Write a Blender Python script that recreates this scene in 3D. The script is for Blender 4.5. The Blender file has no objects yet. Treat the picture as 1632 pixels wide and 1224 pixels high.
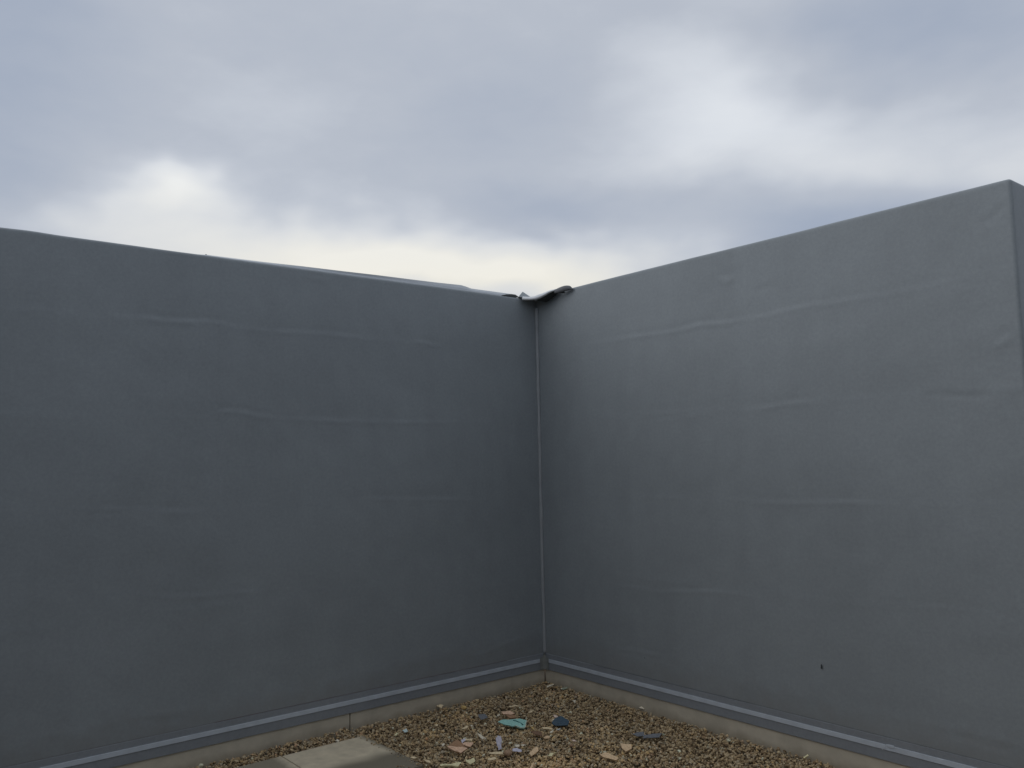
import bpy, bmesh, math, random
import numpy as np
from mathutils import Vector, Matrix, noise

C = bpy.context.scene.collection
R = math.radians
sc = bpy.context.scene

# ------------------------------------------------------------------ camera
cam_d = bpy.data.cameras.new('camera')
cam = bpy.data.objects.new('camera', cam_d)
C.objects.link(cam)
cam_d.sensor_width = 36.0
cam_d.lens = 36.0 * 1347.0 / 1632.0
cam_d.clip_start = 0.05
cam_d.clip_end = 3000
rot = Matrix(((0.6303431, 0.0825208, 0.7719183),
              (0.7760444, -0.0406502, -0.6293668),
              (-0.0205572, 0.9957600, -0.0896634)))
cam.matrix_world = Matrix.Translation((4.73509, -4.11299, 1.6)) @ rot.to_4x4()
sc.camera = cam

# ------------------------------------------------------------------ sky and sun
SUN_EL, SUN_AZ = 28.0, -112.0          # soft sun hidden behind the overcast, azimuth from +X
w = bpy.data.worlds.new('World')
sc.world = w
w.use_nodes = True
nt = w.node_tree
nt.nodes.clear()
N = nt.nodes.new
def lk(a, b): nt.links.new(a, b)
def mth(op, a=None, b=None, c=None, clamp=False):
    n = N('ShaderNodeMath'); n.operation = op; n.use_clamp = clamp
    for i, v in enumerate((a, b, c)):
        if v is None: continue
        if isinstance(v, (int, float)): n.inputs[i].default_value = v
        else: lk(v, n.inputs[i])
    return n.outputs[0]
tc = N('ShaderNodeTexCoord')
sep = N('ShaderNodeSeparateXYZ'); lk(tc.outputs['Generated'], sep.inputs[0])
X_, Y_, Z_ = sep.outputs
fa = R(140.8)
fwd = mth('ADD', mth('MULTIPLY', X_, math.cos(fa)), mth('MULTIPLY', Y_, math.sin(fa)))
sid = mth('ADD', mth('MULTIPLY', X_, math.sin(fa)), mth('MULTIPLY', Y_, -math.cos(fa)))
az = mth('ARCTAN2', sid, fwd)
el = mth('ARCSINE', Z_)
# cloud noises, stretched sideways as flat layered cloud is
def cnoise(scale, sz, detail, rough, seed, dist=0.0):
    m = N('ShaderNodeMapping'); lk(tc.outputs['Generated'], m.inputs[0])
    m.inputs['Scale'].default_value = (1, 1, sz); m.inputs['Location'].default_value = (seed, seed * .7, seed * .3)
    n = N('ShaderNodeTexNoise'); lk(m.outputs[0], n.inputs['Vector'])
    n.inputs['Scale'].default_value = scale; n.inputs['Detail'].default_value = detail
    n.inputs['Roughness'].default_value = rough; n.inputs['Distortion'].default_value = dist
    return n.outputs['Fac']
w1 = cnoise(2.6, 1.6, 4, .55, 3.1)
w2 = cnoise(2.6, 1.6, 4, .55, 9.7)
azw = mth('ADD', az, mth('MULTIPLY', mth('SUBTRACT', w1, .5), .28))
elw = mth('ADD', el, mth('MULTIPLY', mth('SUBTRACT', w2, .5), .20))
V = mth('ADD', .48, mth('MULTIPLY', mth('SUBTRACT', cnoise(2.0, 2.2, 5, .52, 5.3, .3), .5), .34))
V = mth('ADD', V, mth('MULTIPLY', mth('SUBTRACT', cnoise(6.0, 2.6, 4, .5, 1.3, .2), .5), .17))
V = mth('ADD', V, mth('MULTIPLY', mth('SUBTRACT', cnoise(15.0, 2.2, 6, .6, 7.7, .4), .5), .09))
# an overcast dome is brighter overhead than near the horizon
V = mth('ADD', V, mth('MULTIPLY', mth('SMOOTH_MIN', mth('MAXIMUM', mth('SUBTRACT', Z_, .55), 0.0), .35, .1), .9))
BL = [(-0.188, 0.242, 0.209, 0.054, 0.54), (0.051, 0.221, 0.162, 0.033, 0.34), (-0.406, 0.311, 0.047, 0.019, 0.42), (-0.35, 0.276, 0.11, 0.038, 0.16), (-0.465, 0.272, 0.079, 0.029, 0.12), (0.243, 0.395, 0.11, 0.052, 0.31), (0.36, 0.341, 0.182, 0.044, 0.2), (0.566, 0.297, 0.074, 0.049, 0.2), (0.172, 0.451, 0.062, 0.041, 0.1), (0.444, 0.431, 0.209, 0.051, -0.2), (0.389, 0.264, 0.129, 0.031, -0.26), (0.037, 0.285, 0.124, 0.025, -0.24), (-0.129, 0.303, 0.108, 0.025, -0.08), (-0.187, 0.449, 0.26, 0.075, 0.02), (-0.036, 0.394, 0.142, 0.057, -0.07), (-0.425, 0.425, 0.103, 0.103, 0.06), (-0.589, 0.389, 0.113, 0.143, -0.17), (-0.542, 0.303, 0.05, 0.031, -0.05)]
for a0, e0, ra, re, amp in BL:
    u = mth('DIVIDE', mth('SUBTRACT', azw, a0), ra)
    v = mth('DIVIDE', mth('SUBTRACT', elw, e0), re)
    s = mth('ADD', mth('MULTIPLY', u, u), mth('MULTIPLY', v, v))
    g = mth('EXPONENT', mth('MULTIPLY', s, -1.0))
    V = mth('MULTIPLY_ADD', g, amp, V)
ramp = N('ShaderNodeValToRGB'); lk(V, ramp.inputs[0])
warm = mth('MULTIPLY', mth('DIVIDE', mth('SUBTRACT', .36, el), .16, clamp=True), mth('DIVIDE', mth('SUBTRACT', V, .55), .4, clamp=True))
cr = ramp.color_ramp
cr.elements[0].position = 0.0; cr.elements[0].color = (.25, .30, .42, 1)
cr.elements[1].position = 1.0; cr.elements[1].color = (.86, .89, .92, 1)
for p, c in ((.25, (.365, .42, .525)), (.5, (.49, .53, .605)), (.75, (.70, .735, .79))):
    e = cr.elements.new(p); e.color = (*c, 1)
sky = N('ShaderNodeTexSky'); sky.sky_type = 'NISHITA'; sky.sun_disc = False
sky.sun_elevation = R(SUN_EL); sky.sun_rotation = R(90 - SUN_AZ)
b1 = N('ShaderNodeBackground'); lk(sky.outputs[0], b1.inputs[0]); b1.inputs[1].default_value = .08
b2 = N('ShaderNodeBackground'); 
tint = N('ShaderNodeMix'); tint.data_type = 'RGBA'; tint.blend_type = 'MULTIPLY'; lk(warm, tint.inputs['Factor']); lk(ramp.outputs[0], tint.inputs['A'])
tint.inputs['B'].default_value = (1.06, .99, .86, 1); lk(tint.outputs['Result'], b2.inputs[0]); b2.inputs[1].default_value = 1.0
mx = N('ShaderNodeMixShader'); mx.inputs[0].default_value = .95
lk(b1.outputs[0], mx.inputs[1]); lk(b2.outputs[0], mx.inputs[2])
wo = N('ShaderNodeOutputWorld'); lk(mx.outputs[0], wo.inputs[0])

sun_d = bpy.data.lights.new('sun', 'SUN'); sun_d.energy = 0.55; sun_d.angle = R(48); sun_d.color = (1, .985, .97)
sun = bpy.data.objects.new('sun', sun_d); C.objects.link(sun)
sd = Vector((math.cos(R(SUN_AZ)) * math.cos(R(SUN_EL)), math.sin(R(SUN_AZ)) * math.cos(R(SUN_EL)), math.sin(R(SUN_EL))))
sun.rotation_euler = sd.to_track_quat('Z', 'Y').to_euler()
sun.location = sd * 30

vs = sc.view_settings
vs.view_transform = 'Standard'; vs.look = 'None'; vs.gamma = 1; vs.use_curve_mapping = False; vs.exposure = 0.0

# ------------------------------------------------------------------ helpers
def tag(o, label=None, cat=None, group=None, kind=None):
    if label: o['label'] = label
    if cat: o['category'] = cat
    if group: o['group'] = group
    if kind: o['kind'] = kind
    return o
def empty(name, loc):
    o = bpy.data.objects.new(name, None); C.objects.link(o); o.location = loc; o.empty_display_size = .1
    return o
def link(name, me, mat, parent=None, smooth=False):
    me.materials.append(mat) if not me.materials else None
    o = bpy.data.objects.new(name, me); C.objects.link(o)
    if parent:
        o.parent = parent; o.matrix_parent_inverse = Matrix.Translation(-Vector(parent.location))
    me.polygons.foreach_set('use_smooth', [smooth] * len(me.polygons))
    return o
def mesh(name, vs_, fs):
    me = bpy.data.meshes.new(name); me.from_pydata([tuple(map(float, v)) for v in vs_], [], fs); me.update(); return me
def grid_mesh(name, P):                     # P: (n, m, 3) array
    n, m = P.shape[:2]
    i = np.arange(n * m).reshape(n, m)
    f = np.stack([i[:-1, :-1], i[1:, :-1], i[1:, 1:], i[:-1, 1:]], -1).reshape(-1, 4)
    me = bpy.data.meshes.new(name)
    me.vertices.add(n * m); me.vertices.foreach_set('co', P.reshape(-1).astype(np.float32))
    me.loops.add(len(f) * 4); me.loops.foreach_set('vertex_index', f.reshape(-1).astype(np.int32))
    me.polygons.add(len(f)); me.polygons.foreach_set('loop_start', np.arange(0, len(f) * 4, 4, dtype=np.int32))
    me.update(calc_edges=True); return me
def box_mesh(name, a, b, bev=.0, segs=2):
    bm = bmesh.new(); bmesh.ops.create_cube(bm, size=1)
    a, b = Vector(a), Vector(b)
    for v in bm.verts: v.co = Vector([a[k] + (v.co[k] + .5) * (b[k] - a[k]) for k in range(3)])
    if bev: bmesh.ops.bevel(bm, geom=bm.edges[:], offset=bev, segments=segs, affect='EDGES', profile=.6)
    me = bpy.data.meshes.new(name); bm.to_mesh(me); bm.free(); return me

def material(name, col, rough=.7, spec=.3, var=.08, vscale=6, bump=.0, bscale=200, col2=None, coord='Object', extra=None, bdist=.002):
    m = bpy.data.materials.new(name); m.use_nodes = True
    t = m.node_tree; n = t.nodes; b = n['Principled BSDF']
    b.inputs['Roughness'].default_value = rough; b.inputs['Specular IOR Level'].default_value = spec
    c = n.new('ShaderNodeTexCoord')
    no = n.new('ShaderNodeTexNoise'); no.inputs['Scale'].default_value = vscale; no.inputs['Detail'].default_value = 6; no.inputs['Roughness'].default_value = .6
    t.links.new(c.outputs[coord], no.inputs['Vector'])
    mr = n.new('ShaderNodeMapRange'); mr.inputs[1].default_value = .3; mr.inputs[2].default_value = .7
    t.links.new(no.outputs['Fac'], mr.inputs[0])
    mix = n.new('ShaderNodeMix'); mix.data_type = 'RGBA'
    lo = [x * (1 - var) for x in col] if col2 is None else col2
    hi = [min(1, x * (1 + var)) for x in col] if col2 is None else col
    mix.inputs['A'].default_value = (*lo, 1); mix.inputs['B'].default_value = (*hi, 1)
    t.links.new(mr.outputs[0], mix.inputs['Factor']); t.links.new(mix.outputs['Result'], b.inputs['Base Color'])
    if bump:
        nb = n.new('ShaderNodeTexNoise'); nb.inputs['Scale'].default_value = bscale; nb.inputs['Detail'].default_value = 3
        t.links.new(c.outputs[coord], nb.inputs['Vector'])
        bp = n.new('ShaderNodeBump'); bp.inputs['Strength'].default_value = bump; bp.inputs['Distance'].default_value = bdist
        t.links.new(nb.outputs['Fac'], bp.inputs['Height']); t.links.new(bp.outputs[0], b.inputs['Normal'])
    m['_'] = 0
    return m

# ------------------------------------------------------------------ materials
def membrane_material(name, col):
    m = material(name, col, rough=.5, spec=.35, var=.07, vscale=1.1, bump=.25, bscale=260, bdist=.0012)
    t = m.node_tree; n = t.nodes; b = n['Principled BSDF']
    mixn = [q for q in n if q.type == 'MIX'][0]
    c = [q for q in n if q.type == 'TEX_COORD'][0]
    # fine speckle of dust and faint vertical rain streaks
    sp = n.new('ShaderNodeTexNoise'); sp.inputs['Scale'].default_value = 55; sp.inputs['Detail'].default_value = 6; sp.inputs['Roughness'].default_value = .75
    t.links.new(c.outputs['Object'], sp.inputs['Vector'])
    mp = n.new('ShaderNodeMapping'); mp.inputs['Scale'].default_value = (9, 9, .55); t.links.new(c.outputs['Object'], mp.inputs[0])
    st = n.new('ShaderNodeTexNoise'); st.inputs['Scale'].default_value = 1.0; st.inputs['Detail'].default_value = 5; t.links.new(mp.outputs[0], st.inputs['Vector'])
    def mul(prev, fac_out, lo, hi):
        mr = n.new('ShaderNodeMapRange'); mr.inputs[1].default_value = .3; mr.inputs[2].default_value = .7
        mr.inputs[3].default_value = lo; mr.inputs[4].default_value = hi
        t.links.new(fac_out, mr.inputs[0])
        x = n.new('ShaderNodeVectorMath'); x.operation = 'SCALE'
        t.links.new(prev, x.inputs[0]); t.links.new(mr.outputs[0], x.inputs['Scale']); return x.outputs[0]
    o = mul(mixn.outputs['Result'], sp.outputs['Fac'], .92, 1.08)
    md_ = n.new('ShaderNodeTexNoise'); md_.inputs['Scale'].default_value = 9; md_.inputs['Detail'].default_value = 7; md_.inputs['Roughness'].default_value = .7; t.links.new(c.outputs['Object'], md_.inputs['Vector'])
    o = mul(o, md_.outputs['Fac'], .96, 1.04)
    o = mul(o, st.outputs['Fac'], .985, 1.015)
    # pale scuffed dust near the foot of the wall
    t.links.new(o, b.inputs['Base Color'])
    return m
M_mem = membrane_material('grey_membrane', (.272, .300, .318))
M_skirt = membrane_material('skirt_membrane', (.262, .282, .305))
M_bar = material('termination_bar', (.54, .59, .65), .45, .4, .08, 14)
M_seam = material('seam_welt', (.33, .35, .365), .6, .4, .08, 10)
M_under = material('dark_backing', (.05, .055, .055), .7, .3, .15, 20)
M_flap = material('flap_membrane', (.68, .70, .72), .45, .4, .06, 12, bump=.2)
M_red = material('red_chalk', (.19, .115, .115), .9, .1, .3, 30)
M_line = material('pencil_line', (.12, .125, .13), .8, .2, .3, 30)
M_core = material('plywood_core', (.2, .17, .13), .9, .2, .1, 4)
M_kerb = material('buff_kerb', (.56, .51, .41), .9, .2, .12, 7, bump=.5, bscale=120)
def litter(col, rough=.85, var=.10):
    k_ = min(1.85, .84 / max(col)); col = (col[0] * k_, col[1] * k_ * .97, col[2] * k_ * .94)
    return material('litter', col, rough, .25, var, 55, bump=.5, bscale=160, col2=tuple(c * .82 + q * .6 for c, q in zip(col, (.045, .035, .022))))
LM = dict(teal=litter((.19, .36, .33), .7), navy=litter((.030, .055, .080), .6), lavender=litter((.35, .35, .42), .4),
          cream=litter((.50, .42, .28)), pale=litter((.62, .58, .47)), peach=litter((.56, .42, .27)), paleyellow=litter((.52, .49, .31)),
          grey=litter((.32, .33, .32)), pink=litter((.50, .35, .25)), terracotta=litter((.21, .13, .08)), pinkwhite=litter((.52, .42, .36)),
          bluegrey=litter((.10, .11, .125)), brown=litter((.12, .075, .05)), lightblue=litter((.42, .52, .52)), greengrey=litter((.19, .22, .17)),
          tanstone=litter((.22, .15, .10), var=.2), ochre=litter((.40, .29, .12)), orange=litter((.34, .19, .10)), dark=litter((.04, .04, .04)))
for k, m in LM.items(): m.name = 'litter_' + k

def add_splash(m, zlo, zhi, dirt):
    t = m.node_tree; n = t.nodes; b = n['Principled BSDF']; src = b.inputs['Base Color'].links[0].from_socket
    ge = n.new('ShaderNodeNewGeometry'); s = n.new('ShaderNodeSeparateXYZ'); t.links.new(ge.outputs['Position'], s.inputs[0])
    no = n.new('ShaderNodeTexNoise'); no.inputs['Scale'].default_value = 11; no.inputs['Detail'].default_value = 6; t.links.new(ge.outputs['Position'], no.inputs['Vector'])
    a = n.new('ShaderNodeMath'); a.operation = 'MULTIPLY_ADD'; t.links.new(no.outputs['Fac'], a.inputs[0]); a.inputs[1].default_value = -(zhi - zlo) * 1.6; t.links.new(s.outputs[2], a.inputs[2])
    mr = n.new('ShaderNodeMapRange'); mr.inputs[1].default_value = zhi - (zhi - zlo) * .8; mr.inputs[2].default_value = zlo - (zhi - zlo) * .8; mr.inputs[4].default_value = .6
    t.links.new(a.outputs[0], mr.inputs[0])
    mix = n.new('ShaderNodeMix'); mix.data_type = 'RGBA'; t.links.new(mr.outputs[0], mix.inputs['Factor']); t.links.new(src, mix.inputs['A']); mix.inputs['B'].default_value = (*dirt, 1)
    t.links.new(mix.outputs['Result'], b.inputs['Base Color'])
add_splash(M_kerb, -.01, .04, (.27, .22, .15))
add_splash(M_mem, .16, .36, (.24, .245, .24))
def slab_material():
    m = material('paving_concrete', (.61, .53, .39), .9, .2, .15, 14, bump=.8, bscale=130)
    t = m.node_tree; n = t.nodes; b = n['Principled BSDF']
    mixn = [q for q in n if q.type == 'MIX'][0]; c = [q for q in n if q.type == 'TEX_COORD'][0]
    ge = n.new('ShaderNodeNewGeometry'); s = n.new('ShaderNodeSeparateXYZ'); t.links.new(ge.outputs['Position'], s.inputs[0])
    no = n.new('ShaderNodeTexNoise'); no.inputs['Scale'].default_value = 7; no.inputs['Detail'].default_value = 5; t.links.new(ge.outputs['Position'], no.inputs['Vector'])
    a = n.new('ShaderNodeMath'); a.operation = 'MULTIPLY_ADD'; t.links.new(no.outputs['Fac'], a.inputs[0]); a.inputs[1].default_value = .10; t.links.new(s.outputs[0], a.inputs[2])
    mr = n.new('ShaderNodeMapRange'); mr.interpolation_type = 'SMOOTHSTEP'
    mr.inputs[1].default_value = .53; mr.inputs[2].default_value = .66; t.links.new(a.outputs[0], mr.inputs[0])
    # dirt rim along the back edge; everything past the first joint is darkened overall
    a2 = n.new('ShaderNodeMath'); a2.operation = 'MULTIPLY_ADD'; t.links.new(no.outputs['Fac'], a2.inputs[0]); a2.inputs[1].default_value = .07; t.links.new(s.outputs[1], a2.inputs[2])
    m2 = n.new('ShaderNodeMapRange'); m2.inputs[1].default_value = -1.60; m2.inputs[2].default_value = -1.55; t.links.new(a2.outputs[0], m2.inputs[0])
    m3 = n.new('ShaderNodeMapRange'); m3.inputs[1].default_value = -2.06; m3.inputs[2].default_value = -2.12; t.links.new(a2.outputs[0], m3.inputs[0])
    m3.inputs[4].default_value = .8
    mxx = n.new('ShaderNodeMath'); mxx.operation = 'MAXIMUM'; t.links.new(mr.outputs[0], mxx.inputs[0]); t.links.new(m2.outputs[0], mxx.inputs[1])
    mx2 = n.new('ShaderNodeMath'); mx2.operation = 'MAXIMUM'; t.links.new(mxx.outputs[0], mx2.inputs[0]); t.links.new(m3.outputs[0], mx2.inputs[1])
    mix = n.new('ShaderNodeMix'); mix.data_type = 'RGBA'
    t.links.new(mx2.outputs[0], mix.inputs['Factor']); t.links.new(mixn.outputs['Result'], mix.inputs['A'])
    mix.inputs['B'].default_value = (.22, .195, .145, 1)
    t.links.new(mix.outputs['Result'], b.inputs['Base Color'])
    return m
M_slab = slab_material()

# ------------------------------------------------------------------ ground
M_ground = material('gravel_ground', (.16, .12, .075), .95, .1, .1, 40, col2=(.07, .05, .032), bump=1, bscale=70, bdist=.01)
s = 600
g = link('ground', mesh('ground', [(-s, -s, -.035), (s, -s, -.035), (s, s, -.035), (-s, s, -.035)], [(0, 1, 2, 3)]), M_ground)
tag(g, kind='structure')

# ------------------------------------------------------------------ walls
H = 2.795
CREASES = [('l', 2.805, 2.405, 2.372, 2.401, 1.0), ('l', 2.206, 2.397, 1.464, 2.386, 0.5), ('l', 1.086, 2.389, 0.885, 2.39, 0.8), ('l', 2.403, 1.903, 2.127, 1.89, 1.0), ('l', 2.05, 1.869, 0.79, 1.853, 0.6), ('l', 2.773, 0.922, 2.121, 0.871, 0.5), ('l', 2.762, 0.288, 2.537, 0.255, -1.0), ('l', 1.893, 2.744, 1.726, 2.741, 0.6), ('l', 3.198, 1.392, 2.449, 1.362, 0.4), ('l', 1.727, 1.37, 0.587, 1.338, 0.4), ('l', 0.715, 0.278, 0.103, 0.356, 0.7), ('r', 0.797, 2.379, 1.486, 2.392, 1.0), ('r', 1.438, 2.386, 1.762, 2.384, 1.1), ('r', 1.74, 2.383, 2.289, 2.391, 0.8), ('r', 2.289, 2.384, 3.121, 2.403, 0.4), ('r', 1.673, 2.642, 1.775, 2.628, 1.6), ('r', 1.821, 1.861, 2.222, 1.871, 0.9), ('r', 2.842, 1.864, 3.112, 1.862, -1.4), ('r', 1.186, 0.777, 1.764, 0.802, 1.0), ('r', 1.75, 1.34, 2.574, 1.335, 0.8), ('r', 3.167, 2.084, 3.238, 2.084, 1.5), ('r', 1.901, 2.546, 2.045, 2.536, -0.8), ('r', 2.671, 2.907, 3.201, 2.797, -1.0), ('r', 2.813, 0.282, 3.137, 0.29, -1.2), ('r', 1.106, 1.835, 1.599, 1.84, 0.5), ('r', 0.727, 0.75, 1.21, 0.76, 0.6), ('r', 2.609, 0.864, 3.124, 0.854, 0.5), ('r', 3.151, 2.648, 3.261, 2.694, -1.2), ('r', 0.709, 0.341, 1.141, 0.37, 0.8)]
rails = (2.39, 1.87, 1.345, .83, .31)
rng = np.random.default_rng(7)
def vnoise(s_, z_, fs, fz, seed, oct=3):
    r = np.random.default_rng(seed); out = 0; amp = 1
    for o in range(oct):
        for k in range(4):
            a = r.uniform(0, 2 * np.pi); p = r.uniform(0, 2 * np.pi); f = 2 ** o * r.uniform(.7, 1.4)
            out = out + amp * np.sin(2 * np.pi * f * (s_ * fs * np.cos(a) + z_ * fz * np.sin(a)) + p + 1.7 * np.sin(2 * np.pi * f * .41 * (s_ * fs * np.sin(p) - z_ * fz * np.cos(p))))
        amp *= .5
    return out / 7
def relief(side, S, Z):
    seed = 11 if side == 'l' else 23
    d = .0035 * vnoise(S, Z, .45, .8, seed) + .0005 * vnoise(S, Z, 2.2, 4.5, seed + 1, 3) + .00016 * vnoise(S, Z, 5, 13, seed + 2, 3) * (1 + vnoise(S, Z, .8, 1.1, seed + 3, 2))
    for i, zr in enumerate(rails):            # board joints telegraphing through the membrane
        zz = Z - zr - .006 * vnoise(S, S * 0, .7, 1, seed + 5 + i, 2)
        a = .0009 * np.clip(.35 + .9 * vnoise(S, S * 0, .9, 1, seed + 40 + i, 3), 0, 1)
        d = d + a * np.exp(-(zz / .016) ** 2) - .6 * a * np.exp(-((zz - .035) / .025) ** 2)
    for w_, s0, z0, s1, z1, a in CREASES:
        if w_ != side: continue
        L = math.hypot(s1 - s0, z1 - z0); ux, uz = (s1 - s0) / L, (z1 - z0) / L
        tt = ((S - s0) * ux + (Z - z0) * uz) / L
        nn = -(S - s0) * uz + (Z - z0) * ux - .008 * np.sin(tt * 5 + s0 * 9)
        env = np.exp(-(np.abs(tt - .5) / .52) ** 4)
        wd = (.0115 if a > 0 else .018) if L > .15 else .020
        d = d + (.0014 if w_ == 'r' else .0020) * a * (1 + .5 * np.sin(tt * 23 + s0 * 5) * np.sin(tt * 9 + z0)) * env * (np.exp(-(nn / wd) ** 2) - .5 * np.exp(-((nn + (2 if ux < 0 else -2) * wd) / (1.6 * wd)) ** 2))
    return d * np.clip((Z - .21) / .12, 0, 1)
def front(side, s0, s1, proud, zb, zt, ds, dz, corner=None, name='membrane_sheet', relief_on=True, top_depth=.33):
    """sheet following the wall face; corner=(s,R,length) wraps it round an outer corner"""
    s_list = list(np.arange(s0, (s1 if corner is None else corner[0] - corner[1]), ds)) + [s1 if corner is None else corner[0] - corner[1]]
    path = [(q, 0, 0, 1, q) for q in s_list]                   # s, depth, normal_s, normal_out, arc
    if corner:
        cs, cr_, ln = corner
        for k in range(1, 9):
            a = k / 8 * math.pi / 2
            path.append((cs - cr_ + cr_ * math.sin(a), cr_ * (1 - math.cos(a)), math.sin(a), math.cos(a), cs - cr_ + cr_ * a))
        for q in np.arange(.03, ln, .05): path.append((cs, cr_ + q, 1, 0, cs - cr_ + cr_ * 1.571 + q))
    path = np.array(path); n = len(path)
    zz = np.append(np.arange(zb, zt - .014, dz), zt - .014)
    S = path[:, 4][:, None] * np.ones(len(zz)); Zg = np.ones((n, 1)) * zz
    d = relief(side, S, Zg) if relief_on else np.zeros_like(S)
    top = .0035 * vnoise(path[:, 4], path[:, 4] * 0, .5, 1, 77 if side == 'l' else 78, 4)
    if side == 'l': top = top + .004 * np.exp(-((path[:, 4] - 3.35) / .10) ** 2)
    fade = np.clip((Zg - (zt - .25)) / .236, 0, 1)
    rows_s = path[:, 0][:, None] + path[:, 2][:, None] * (d + proud)
    rows_o = path[:, 1][:, None] - path[:, 3][:, None] * (d + proud)
    rows_z = Zg + fade * top[:, None]
    ex_s, ex_o, ex_z = [], [], []
    for ph in (0.35, .7, 1.05, 1.4, 1.5708):
        off = .014 * (1 - math.cos(ph)); h = zt - .014 + .014 * math.sin(ph)
        ex_s.append(rows_s[:, -1] - path[:, 2] * off); ex_o.append(rows_o[:, -1] + path[:, 3] * off); ex_z.append(h + top)
    inw = top_depth - .03 if not corner else .012
    ex_s.append(ex_s[-1] - path[:, 2] * inw); ex_o.append(ex_o[-1] + path[:, 3] * inw); ex_z.append(zt - .001 + top * .5)
    A = np.concatenate([rows_s, np.array(ex_s).T], 1); B = np.concatenate([rows_o, np.array(ex_o).T], 1); Zz = np.concatenate([rows_z, np.array(ex_z).T], 1)
    if side == 'r': P = np.stack([A, B, Zz], -1)               # x = s, y = depth
    else: P = np.stack([-B, -A, Zz], -1)                       # x = -depth, y = -s
    me = grid_mesh(name, P)
    return me

left = empty('membrane_wall', (0, -3.5, 0))
tag(left, 'left grey wall wrapped in smooth membrane, with a thin loose strip along its top edge', 'wall', 'grey membrane walls meeting in the corner')
right = empty('membrane_wall', (1.65, 0, 0))
tag(right, 'right grey wall wrapped in wrinkled membrane, ending at an outer corner', 'wall', 'grey membrane walls meeting in the corner')
ZB = .196
# solid bodies behind the sheets
link('wall_core', box_mesh('wall_core', (-.35, -6.6, .094), (-.012, .34, H - .01)), M_core, left)
link('wall_core', box_mesh('wall_core', (-.012, .012, .094), (3.271, 2.6, H + .015)), M_core, right)
link('top_sheet', box_mesh('top_sheet', (-.352, -6.6, H - .012), (-.018, .34, H - .002)), M_mem, left)
link('top_sheet', box_mesh('top_sheet', (-.36, .018, H - .2), (3.265, 2.6, H + .024)), M_mem, right)
for a, b, pr, ds in ((.0, 2.405, .000, .0125), (2.395, 4.15, .0016, .0125), (4.14, 6.6, .000, .05)):
    link('membrane_sheet', front('l', a, b, pr, ZB, H, ds, .0125), M_mem, left, True)
link('membrane_sheet', front('r', 0, 1.767, .0, ZB, H + .027, .0125, .0125), M_mem, right, True)
link('membrane_sheet', front('r', 1.757, 3.283, .0016, ZB, H + .027, .0125, .0125, corner=(3.283, .016, 2.58)), M_mem, right, True)
# skirt strip, pale bar and red snap line
def strip(side, s0, s1, z0, z1, p0, p1, mat, name, parent, wob=.0008, ds=.04, bow=0.0, zw=0.0, seed=3):
    s_ = np.arange(s0, s1 + 1e-6, ds); n = len(s_)
    o = p1 + wob * vnoise(s_, s_ * 0, 1.3, 1, seed, 3)
    dzw = zw * vnoise(s_, s_ * 0, .5, 1, seed + 9, 3)
    prof = [(-.012 * 0 + p0, z0), (None, z0 + .0008), (None, z1 - .0012), (p0, z1)]
    rows = []
    for p, z in prof:
        oo = o if p is None else np.full(n, p)
        rows.append(np.stack([s_, -oo, np.full(n, z) + dzw], -1))
    rows.append(rows[0])
    P = np.stack(rows, 1)
    if side == 'l': P = np.stack([-P[..., 1], -P[..., 0], P[..., 2]], -1)
    return link(name, grid_mesh(name, P), mat, parent)
for side, par, s1 in (('l', left, 6.59), ('r', right, 3.295)):
    strip(side, .004, s1, .094, .206, -.006, .0052, M_skirt, 'skirt_strip', par, .0006)
    strip(side, .012, s1, .1460, .1720, -.002, .0085, M_bar, 'pale_bar', par, .0004, zw=.0012, seed=8)
strip('l', .35, 4.6, .2085, .2101, -.004, .0026, M_red, 'red_snap_line', left, .0002, zw=.0018, seed=14)
strip('r', .5, 3.26, .2085, .2098, -.004, .0026, M_line, 'snap_line', right, .0002, zw=.0015, seed=15)
# unseen walls added behind the camera to shade the lower parts of both walls
for a, b in (((-.35, -6.9, .0), (7.3, -6.6, H + .9)), ((7.0, -6.6, .0), (7.3, 2.6, H + .9))):
    link('added_shade_wall', box_mesh('added_shade_wall', a, b, .02), M_mem, left)
# return face skirt
link('skirt_strip', box_mesh('skirt_strip', (3.28, -.008, .094), (3.2925, 2.6, .206)), M_skirt, right)
# kerb stones below
for a, b in ((.003, 1.567), (1.573, 3.15), (3.156, 4.73), (4.736, 6.30)):
    k = link('kerb_stone', box_mesh('kerb_stone', (-.15, -b, -.08), (-.002, -a, .093), .003), M_kerb, left)
for a, b in ((.003, 3.27),):
    k = link('kerb_stone', box_mesh('kerb_stone', (a, .002, -.08), (b, .15, .093), .003), M_kerb, right)
link('kerb_stone', box_mesh('kerb_stone', (3.13, .153, -.08), (3.27, 2.6, .093), .003), M_kerb, right)

# welt in the inner corner: a thin rope-like bead
def tube(name, pts, r, mat, parent, seg=8):
    pts = [Vector(p) for p in pts]; vs_ = []; fs = []
    for i, p in enumerate(pts):
        t = (pts[min(i + 1, len(pts) - 1)] - pts[max(i - 1, 0)]).normalized()
        u = t.orthogonal().normalized(); v = t.cross(u)
        if i:
            u = (pu - t * pu.dot(t)).normalized(); v = t.cross(u)
        pu = u
        rr = r(i / (len(pts) - 1)) if callable(r) else r
        for k in range(seg):
            a = 2 * math.pi * k / seg; vs_.append(p + u * math.cos(a) * rr + v * math.sin(a) * rr)
    for i in range(len(pts) - 1):
        for k in range(seg): fs.append((i * seg + k, i * seg + (k + 1) % seg, (i + 1) * seg + (k + 1) % seg, (i + 1) * seg + k))
    fs += [tuple(range(seg))[::-1], tuple((len(pts) - 1) * seg + k for k in range(seg))]
    return link(name, mesh(name, vs_, fs), mat, parent, True)
pts = []
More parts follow.
